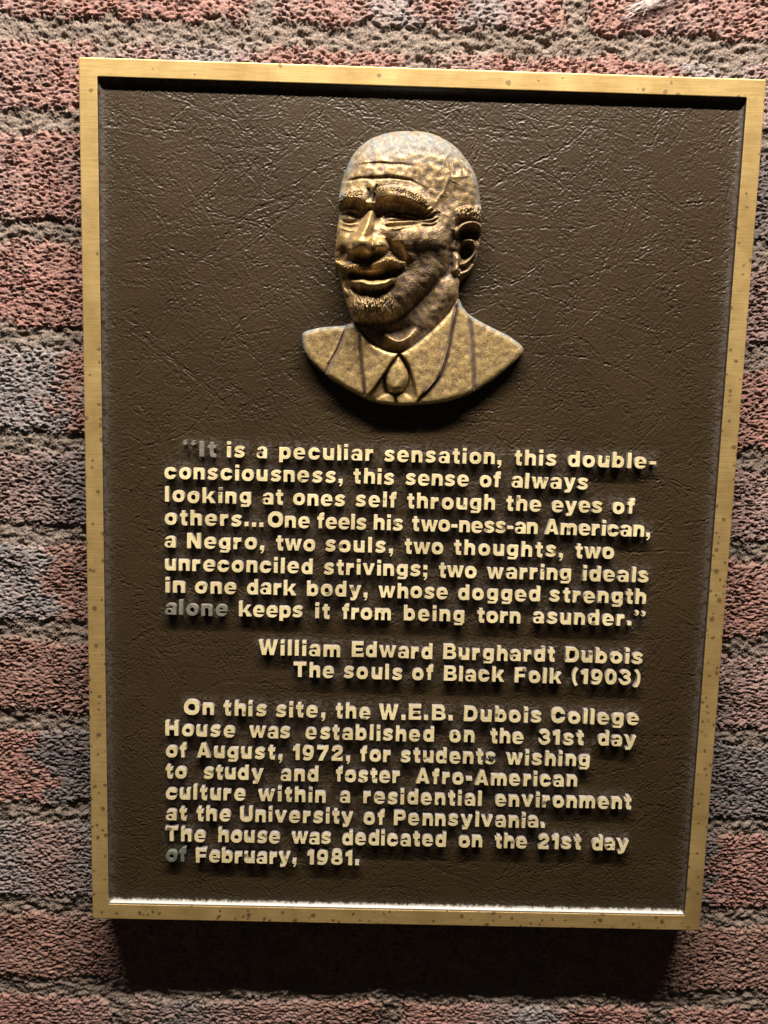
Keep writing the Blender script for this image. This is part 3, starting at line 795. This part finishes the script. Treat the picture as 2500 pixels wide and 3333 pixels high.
    f += ridge([(325, 690), (385, 696), (450, 676)], 9, 18) + ridge([(320, 712), (385, 718), (445, 700)], 6, -10) + ridge([(320, 730), (380, 738), (440, 722)], 9, 9)
    for q in ([(870, 655), (920, 640), (975, 622)], [(875, 680), (930, 672), (985, 655)], [(870, 700), (930, 700), (980, 688)], [(862, 640), (905, 618), (950, 600)]):
        f += ridge(q, 7, 12); f += ridge([(x, y + 13) for x, y in q], 6, -9)
    # cheeks
    f += bump(790, 790, 170, 95, 46, 0.12) + bump(335, 800, 48, 75, 22) - bump(880, 980, 150, 130, 12)
    f += ridge([(985, 700), (1010, 830), (1000, 960), (950, 1060)], 60, 10)
    f += ridge([(590, 770), (650, 830), (715, 900), (752, 960), (790, 1040), (760, 1110)], 36, [-14, -34, -42, -24, -12, -6])
    f += ridge([(690, 800), (760, 880), (805, 960)], 40, 16)
    f += ridge([(352, 850), (330, 910), (300, 960)], 20, -18)
    # nose
    nose = ridge([(540, 606), (524, 660), (500, 730), (478, 790), (468, 850)], [26, 30, 40, 58, 72], [44, 76, 98, 112, 114], 0.04)
    nose = smax(nose, bump(468, 838, 92, 76, 132, 0, 2.4), 30)
    nose = smax(nose, bump(588, 852, 68, 52, 104, 0.2, 2.6), 24)
    nose = smax(nose, bump(408, 866, 42, 46, 84, 0, 2.6), 20)
    yb = np.interp(X, [360, 395, 430, 475, 520, 560, 600, 640, 670], [876, 892, 912, 924, 912, 900, 898, 882, 862])
    f += nose * (1 - sstep(Y, yb - 14, yb + 16))
    f -= ridge([(535, 800), (552, 850), (548, 885)], 12, 16)
    f += ridge([(536, 602), (512, 590)], 26, -16)
    f += ridge([(642, 800), (656, 850), (640, 880)], 16, -26)
    f -= bump(515, 942, 110, 28, 62)
    # moustache
    mou_r = seg_dist(catmull([(478, 968), (560, 948), (650, 950), (715, 966), (762, 978)], 8))[0]
    mou_l = seg_dist(catmull([(450, 985), (390, 1000), (330, 985), (296, 955)], 8))[0]
    f += ridge([(520, 985), (580, 962), (650, 964), (715, 980), (772, 968)], [24, 30, 30, 24, 12], [34, 66, 80, 72, 34], 0.14, p=2.6) + bump(560, 1000, 190, 80, 26)
    f += ridge([(286, 950), (318, 982), (368, 1000), (425, 996), (470, 985)], [12, 22, 27, 26, 22], [26, 44, 50, 42, 22], 0.14, p=3)
    # mouth
    f -= ridge([(372, 1040), (440, 1058), (530, 1066), (620, 1056), (700, 1030), (760, 1000)], 24, [36, 80, 92, 92, 74, 32], 0.12)
    f += ridge([(490, 1080), (560, 1086), (640, 1076)], 9, 14)
    f += ridge([(396, 1080), (460, 1112), (540, 1126), (620, 1110), (694, 1064)], [20, 30, 36, 32, 18], [36, 66, 78, 66, 28], 0.15, p=2.4)
    f -= ridge([(400, 1126), (450, 1164), (530, 1184), (610, 1166), (680, 1110)], 22, 34, 0.15)
    f -= ridge([(345, 1050), (350, 1110), (372, 1160)], 20, 22)
    f += ridge([(338, 1100), (352, 1160), (372, 1200)], 16, 18)
    # chin and jaw
    f += bump(520, 1275, 140, 84, 48) + ridge([(700, 1215), (800, 1140), (900, 1060), (985, 960)], 70, 14)
    # sideburn patch over the ear
    side = sdf([(1098, 640), (1112, 600), (1150, 580), (1220, 580), (1284, 596), (1290, 680), (1240, 690), (1190, 672), (1130, 668), (1100, 680)])
    f += 34 * sstep(side, -6, 26)
    # ear
    f -= bump(1180, 860, 120, 210, 26, 0, 3)
    f += ridge([(1118, 780), (1132, 735), (1180, 706), (1240, 708), (1276, 745), (1276, 830), (1258, 915), (1222, 990), (1180, 1035), (1130, 1055)], [16, 18, 19, 20, 20, 18, 17, 20, 26, 24], [40, 60, 66, 62, 54, 50, 50, 46, 52, 40], 0.06)
    f += ridge([(1150, 818), (1200, 812), (1234, 840), (1228, 910), (1190, 955), (1140, 968)], 16, [34, 50, 56, 54, 50, 36], 0.1)
    f += bump(1112, 1005, 32, 48, 46) + bump(1125, 930, 18, 34, 34)
    f -= bump(1176, 872, 36, 44, 92, 0.2, 3) + bump(1192, 766, 60, 30, 46, 0, 3)
    f -= ridge([(1140, 970), (1128, 1010), (1140, 1050)], 8, 22)
    f -= ridge([(1088, 730), (1080, 850), (1070, 960), (1068, 1060)], 20, 24)
    edge_f = sstep(face_d, -5, 5)
    Xm, Ym = X, Y
    X, Y = X0, Y0

    # --- coat, collar, tie
    c = 62 + 26 * dome(coat_d, 44)
    pl = lambda pts, s=False: sdf(pts, s, 4)
    lap_l = pl([(372, 1360), (470, 1360), (540, 1500), (720, 1580), (500, 1900), (320, 1840), (212, 1732), (250, 1640), (300, 1560), (340, 1460)])
    lap_r = pl([(1128, 1180), (1180, 1270), (1208, 1350), (1226, 1460), (1236, 1600), (1242, 1860), (1100, 1960), (840, 1960), (900, 1850), (1000, 1740), (1050, 1560), (1092, 1380), (1110, 1240)])
    col_l = pl([(455, 1420), (480, 1470), (560, 1535), (640, 1570), (718, 1584), (665, 1655), (622, 1722), (560, 1810), (490, 1893), (472, 1780), (464, 1620)])
    col_r = pl([(730, 1584), (830, 1530), (950, 1430), (1060, 1310), (1128, 1195), (1112, 1300), (1082, 1440), (1058, 1560), (1006, 1736), (920, 1840), (848, 1908), (826, 1800), (800, 1700), (768, 1630)])
    tie = pl([(718, 1592), (756, 1640), (788, 1710), (790, 1780), (758, 1840), (700, 1868), (650, 1850), (620, 1780), (630, 1710), (670, 1640)], True)
    t1 = pl([(560, 1915), (600, 1880), (640, 1862), (690, 1885), (680, 1935), (600, 1940)], True); t2 = pl([(700, 1890), (760, 1862), (820, 1900), (830, 1940), (740, 1945)], True)
    def plate(d, a, R=60, e=7): return a * sstep(d, -e, e) + 5 * dome(d, R)
    c += plate(lap_l, 15) + plate(lap_r, 15)
    c += plate(col_l, 36, 90) + plate(col_r, 38, 110)
    c -= bump(740, 1800, 170, 130, 16, 0, 4) * (col_l < 0) * (col_r < 0)
    c = np.where(tie > -8, smax(c, 54 + 88 * dome(tie + 2, 70), 6), c)
    c += plate(t1, 16, 30) + plate(t2, 16, 30)
    c += ridge([(372, 1385), (345, 1450), (300, 1560), (250, 1650), (214, 1728)], 9, -9, 0.05) + ridge([(350, 1400), (322, 1470), (280, 1560), (230, 1650)], 12, 8, 0.1)
    c += ridge([(1208, 1340), (1226, 1460), (1236, 1600), (1244, 1840)], 10, -10, 0.05)
    c += ridge([(458, 1450), (466, 1640), (488, 1880)], 9, -16, 0.03) + ridge([(1112, 1250), (1078, 1470), (1004, 1740), (850, 1908)], 10, -18, 0.03)
    c += ridge([(720, 1590), (664, 1660), (620, 1730), (560, 1815), (496, 1890)], 7, -14, 0.03) + ridge([(722, 1590), (772, 1640), (804, 1710), (826, 1800), (846, 1900)], 7, -14, 0.03)
    edge_c = sstep(coat_d, -5, 5)
    # --- put together
    n_a = fnoise(sh, 40, 140, step=ST, seed=71, beta=1.2); n_b = fnoise(sh, 8, 30, step=ST, seed=72); n_c = fnoise(sh, 7, 14, step=ST, seed=73)
    hair = fnoise(sh, 15, 44, 0.75, 1.9, 0.15, step=ST, seed=74)
    beard_m = sstep(1 - np.hypot((X - 530) / 200, (Y - 1290) / 125), 0, 0.35) * (Y > 1175) * sstep(face_d, 0, 10)
    mou_m = np.exp(-(np.minimum(mou_r, mou_l) / 36) ** 4)
    brow_d = np.minimum(seg_dist(catmull([(580, 530), (660, 518), (770, 538), (890, 592)], 6))[0], seg_dist(catmull([(318, 575), (360, 545), (470, 535)], 6))[0])
    brow_m = np.exp(-(brow_d / 22) ** 4); side_m = sstep(side, 0, 15)
    f += 1.5 * n_a + 0.8 * n_b * sstep(X, 520, 760) * sstep(Y, 420, 640) + 0.2 * n_b
    f -= 4 * sstep(n_b, 1.5, 2.6) * sstep(X, 640, 760) * sstep(Y, 560, 700)
    f += 3.4 * hair * beard_m + 4.5 * hair * side_m + 4.5 * fnoise(sh, 8, 22, 0.7, 1.4, step=ST, seed=75) * mou_m + 5 * fnoise(sh, 9, 26, 0.7, 1.3, step=ST, seed=76) * brow_m
    neck += 1.0 * n_a + 0.4 * n_b
    c += 0.7 * n_a + 0.35 * n_b
    H = np.zeros(sh, np.float32) - 8
    Hn = np.where(neck_d > -6, neck * sstep(neck_d, -5, 5) - 8 * (1 - sstep(neck_d, -5, 5)), -8)
    Hc = c * edge_c - 8 * (1 - edge_c)
    Hf = np.maximum(f, 20) * edge_f - 8 * (1 - edge_f)
    H = np.maximum(np.where((Hn > 10) & (Hf > 10), smax(Hn, Hf, 26 * sstep(X, 620, 760) + 2), np.maximum(Hn, Hf)), Hc)
    part = np.where(Hf >= np.maximum(Hn, Hc), 0, np.where(Hc > Hn, 1, 0))
    part = np.where((part == 1) & ((col_l > 0) | (col_r > 0)), 2, part)
    part = np.where((part >= 1) & ((tie > -4) | (t1 > 0) | (t2 > 0)), 3, part)
    part = np.where((part == 0) & (mou_m > 0.4) & (Y > 925) & (Hf >= Hc), 4, part)
    part = np.where((part == 0) & (beard_m > 0.25) & (Hf >= np.maximum(Hn, Hc)), 5, part)
    alive = np.maximum(np.maximum(face_d, neck_d), coat_d) > -5

    # --- colours: brown-violet patina, gold on rubbed high spots and as painted highlights, grey bloom along the top
    def blur(a, s):
        k = np.exp(-(np.arange(-3 * s, 3 * s + 1) / s) ** 2 / 2); k /= k.sum()
        for ax_ in (0, 1):
            a = np.apply_along_axis(lambda r: np.convolve(np.pad(r, 3 * s, 'edge'), k, 'valid'), ax_, a)
        return a
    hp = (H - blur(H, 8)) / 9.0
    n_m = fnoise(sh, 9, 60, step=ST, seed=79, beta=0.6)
    rub_highlight = np.clip(0.31 + 0.12 * n_a + 0.13 * n_m + 0.16 * np.clip(hp, -1.5, 1.5), 0, 1)
    rub_highlight = np.where(part == 1, np.clip(rub_highlight + 0.34 + 0.08 * n_m, 0, 1), rub_highlight); rub_highlight = np.where((part == 2) | (part == 3), np.clip(rub_highlight + 0.32 + 0.08 * n_m, 0, 1), rub_highlight)
    rub_highlight = np.where(part == 0, rub_highlight * (1 - 0.42 * sstep(X, 600, 760) * sstep(Y, 560, 760)), rub_highlight)
    rub_highlight = np.clip(rub_highlight + 0.22 * np.exp(-(np.minimum(mou_r, mou_l) / 30) ** 4) + bump(480, 790, 80, 130, 0.38) + bump(580, 850, 60, 40, 0.25) + bump(545, 1110, 150, 36, 0.42, 0, 3) + bump(790, 760, 150, 50, 0.18) + bump(400, 480, 80, 40, 0.2) + bump(700, 500, 140, 40, 0.12) + 0.25 * sstep(n_m, 1.0, 2.0), 0, 1)  # highlights of moustache, nose, lip, cheek and brows put into the gold
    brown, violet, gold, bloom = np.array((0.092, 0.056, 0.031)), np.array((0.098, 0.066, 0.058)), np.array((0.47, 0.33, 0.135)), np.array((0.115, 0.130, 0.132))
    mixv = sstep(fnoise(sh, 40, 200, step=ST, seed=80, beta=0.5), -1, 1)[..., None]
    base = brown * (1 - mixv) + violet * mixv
    seam = np.zeros(sh, np.float32)
    for q, w in (([(372, 1385), (300, 1560), (214, 1728)], 20), ([(1208, 1340), (1232, 1540), (1244, 1840)], 22), ([(1112, 1250), (1078, 1470), (1004, 1740), (900, 1850)], 22), ([(458, 1450), (466, 1640), (488, 1880)], 12)):
        seam = np.maximum(seam, np.exp(-(seg_dist(catmull(q, 6))[0] / w) ** 4))
    seam = seam * np.clip(0.75 + 0.3 * n_m, 0.2, 1)
    rub_highlight = rub_highlight * (1 - 0.8 * seam)
    col = base * (1 - rub_highlight[..., None]) + gold * rub_highlight[..., None]
    col = np.where((seam > 0)[..., None], col * (1 - 0.5 * seam[..., None]) + np.array((0.15, 0.115, 0.11)) * 0.5 * seam[..., None], col)
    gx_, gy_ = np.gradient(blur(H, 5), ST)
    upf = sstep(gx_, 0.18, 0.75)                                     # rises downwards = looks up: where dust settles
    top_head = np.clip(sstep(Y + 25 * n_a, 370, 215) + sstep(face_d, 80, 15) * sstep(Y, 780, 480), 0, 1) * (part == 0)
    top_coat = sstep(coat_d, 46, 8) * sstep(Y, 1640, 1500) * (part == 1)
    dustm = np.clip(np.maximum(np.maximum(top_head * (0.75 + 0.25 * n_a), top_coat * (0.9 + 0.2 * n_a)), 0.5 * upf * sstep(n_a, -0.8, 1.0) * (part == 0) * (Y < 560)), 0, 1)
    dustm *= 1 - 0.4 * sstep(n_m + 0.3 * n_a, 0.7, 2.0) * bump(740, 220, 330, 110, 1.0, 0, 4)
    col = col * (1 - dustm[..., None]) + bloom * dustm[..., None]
    metal = np.clip(0.36 + 0.2 * rub_highlight - 0.6 * dustm, 0, 1); rough = np.clip(0.55 - 0.10 * rub_highlight + 0.15 * dustm, 0.3, 0.8)
    surf = np.stack([metal, rough, np.zeros_like(metal)], -1)

    A = np.array([[9.931885761731434e-05, 2.8457737797304217e-06], [3.0663680325296235e-06, -9.649108417459929e-05], [-0.08806051903240776, 0.26805487241064796]])
    PX = X * A[0, 0] + Y * A[1, 0] + A[2, 0]; PZ = X * A[0, 1] + Y * A[1, 1] + A[2, 1]
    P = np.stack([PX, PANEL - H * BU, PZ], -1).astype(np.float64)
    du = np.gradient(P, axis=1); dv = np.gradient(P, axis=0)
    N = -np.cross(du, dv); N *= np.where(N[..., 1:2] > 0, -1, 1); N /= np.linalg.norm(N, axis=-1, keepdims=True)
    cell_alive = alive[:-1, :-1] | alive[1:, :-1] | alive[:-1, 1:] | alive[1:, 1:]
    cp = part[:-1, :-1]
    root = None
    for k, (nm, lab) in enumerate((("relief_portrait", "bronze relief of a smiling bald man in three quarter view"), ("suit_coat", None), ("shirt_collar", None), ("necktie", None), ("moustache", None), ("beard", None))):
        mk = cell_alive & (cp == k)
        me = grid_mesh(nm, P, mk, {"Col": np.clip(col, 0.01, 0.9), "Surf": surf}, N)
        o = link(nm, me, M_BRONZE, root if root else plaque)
        if root is None: root = o
        if lab: o['label'] = lab
build_bust()

# ------------------------------------------------------------------ wisp of cobweb caught on the wall
def build_cobweb():
    r = np.random.default_rng(5)
    V, F = [], []
    A0, B0 = np.array((0.134, 0.352)), np.array((0.182, 0.376))
    for k in range(34):
        t0, t1 = r.uniform(0, 0.55), r.uniform(0.45, 1.0)
        p0 = A0 + (B0 - A0) * t0 + r.normal(0, 0.0022, 2); p1 = A0 + (B0 - A0) * t1 + r.normal(0, 0.0024, 2)
        s = np.linspace(0, 1, 14); bow = r.normal(0, 0.0018); ph = r.uniform(0, 6)
        line = p0 + (p1 - p0) * s[:, None]; nrm = np.array((-(p1 - p0)[1], (p1 - p0)[0])); nrm = nrm / np.linalg.norm(nrm)
        line = line + nrm * (bow * np.sin(s * np.pi) + 0.0004 * np.sin(s * 9 + ph))[:, None]
        w = WALLW + 0.0030 + r.uniform(-0.0005, 0.001) + 0.0008 * np.sin(s * 5 + ph); rad = r.uniform(0.00006, 0.00014)
        b = len(V)
        for (x, z), d in zip(line, w):
            for a in range(4):
                V.append((x + rad * math.cos(a * math.pi / 2), -d + rad * math.sin(a * math.pi / 2), ZC + z + rad * math.sin(a * math.pi / 2)))
        for i in range(13):
            for a in range(4):
                F.append((b + i * 4 + a, b + i * 4 + (a + 1) % 4, b + (i + 1) * 4 + (a + 1) % 4, b + (i + 1) * 4 + a))
    me = bpy.data.meshes.new("cobweb"); me.from_pydata(V, [], F); me.update()
    o = link("cobweb", me, mat_simple("dusty_cobweb", (0.62, 0.58, 0.54), 0.8, 0, 0.2))
    tag(o, "pale wisp of cobweb caught on the bricks above the plaque's right end", "cobweb")
build_cobweb()

# ------------------------------------------------------------------ speck of dirt stuck on the lettering
def build_dirt():
    import bmesh
    bm = bmesh.new()
    r = np.random.default_rng(11)
    for (x, z, a, b) in ((0.0662, -0.1706, 0.0013, 0.0008), (0.0640, -0.1712, 0.0010, 0.0011), (0.0652, -0.1722, 0.0014, 0.0007), (0.0631, -0.1700, 0.0007, 0.0006)):
        k = bmesh.ops.create_icosphere(bm, subdivisions=3, radius=1.0)['verts']
        for v in k:
            n = 1 + 0.18 * math.sin(5 * v.co.x + 3 * v.co.z + x * 900) * math.cos(4 * v.co.z)
            v.co = (x + v.co.x * a * n, -0.0012 + v.co.y * 0.0009, ZC + z + v.co.z * b * n)
    for f in bm.faces: f.smooth = True
    me = bpy.data.meshes.new("dirt_speck"); bm.to_mesh(me); bm.free()
    o = link("dirt_speck", me, mat_simple("black_dirt", (0.02, 0.02, 0.022), 0.7, 0, 0.3, 600))
    tag(o, "small black blob of dirt stuck over the last letters of students", "dirt")
build_dirt()
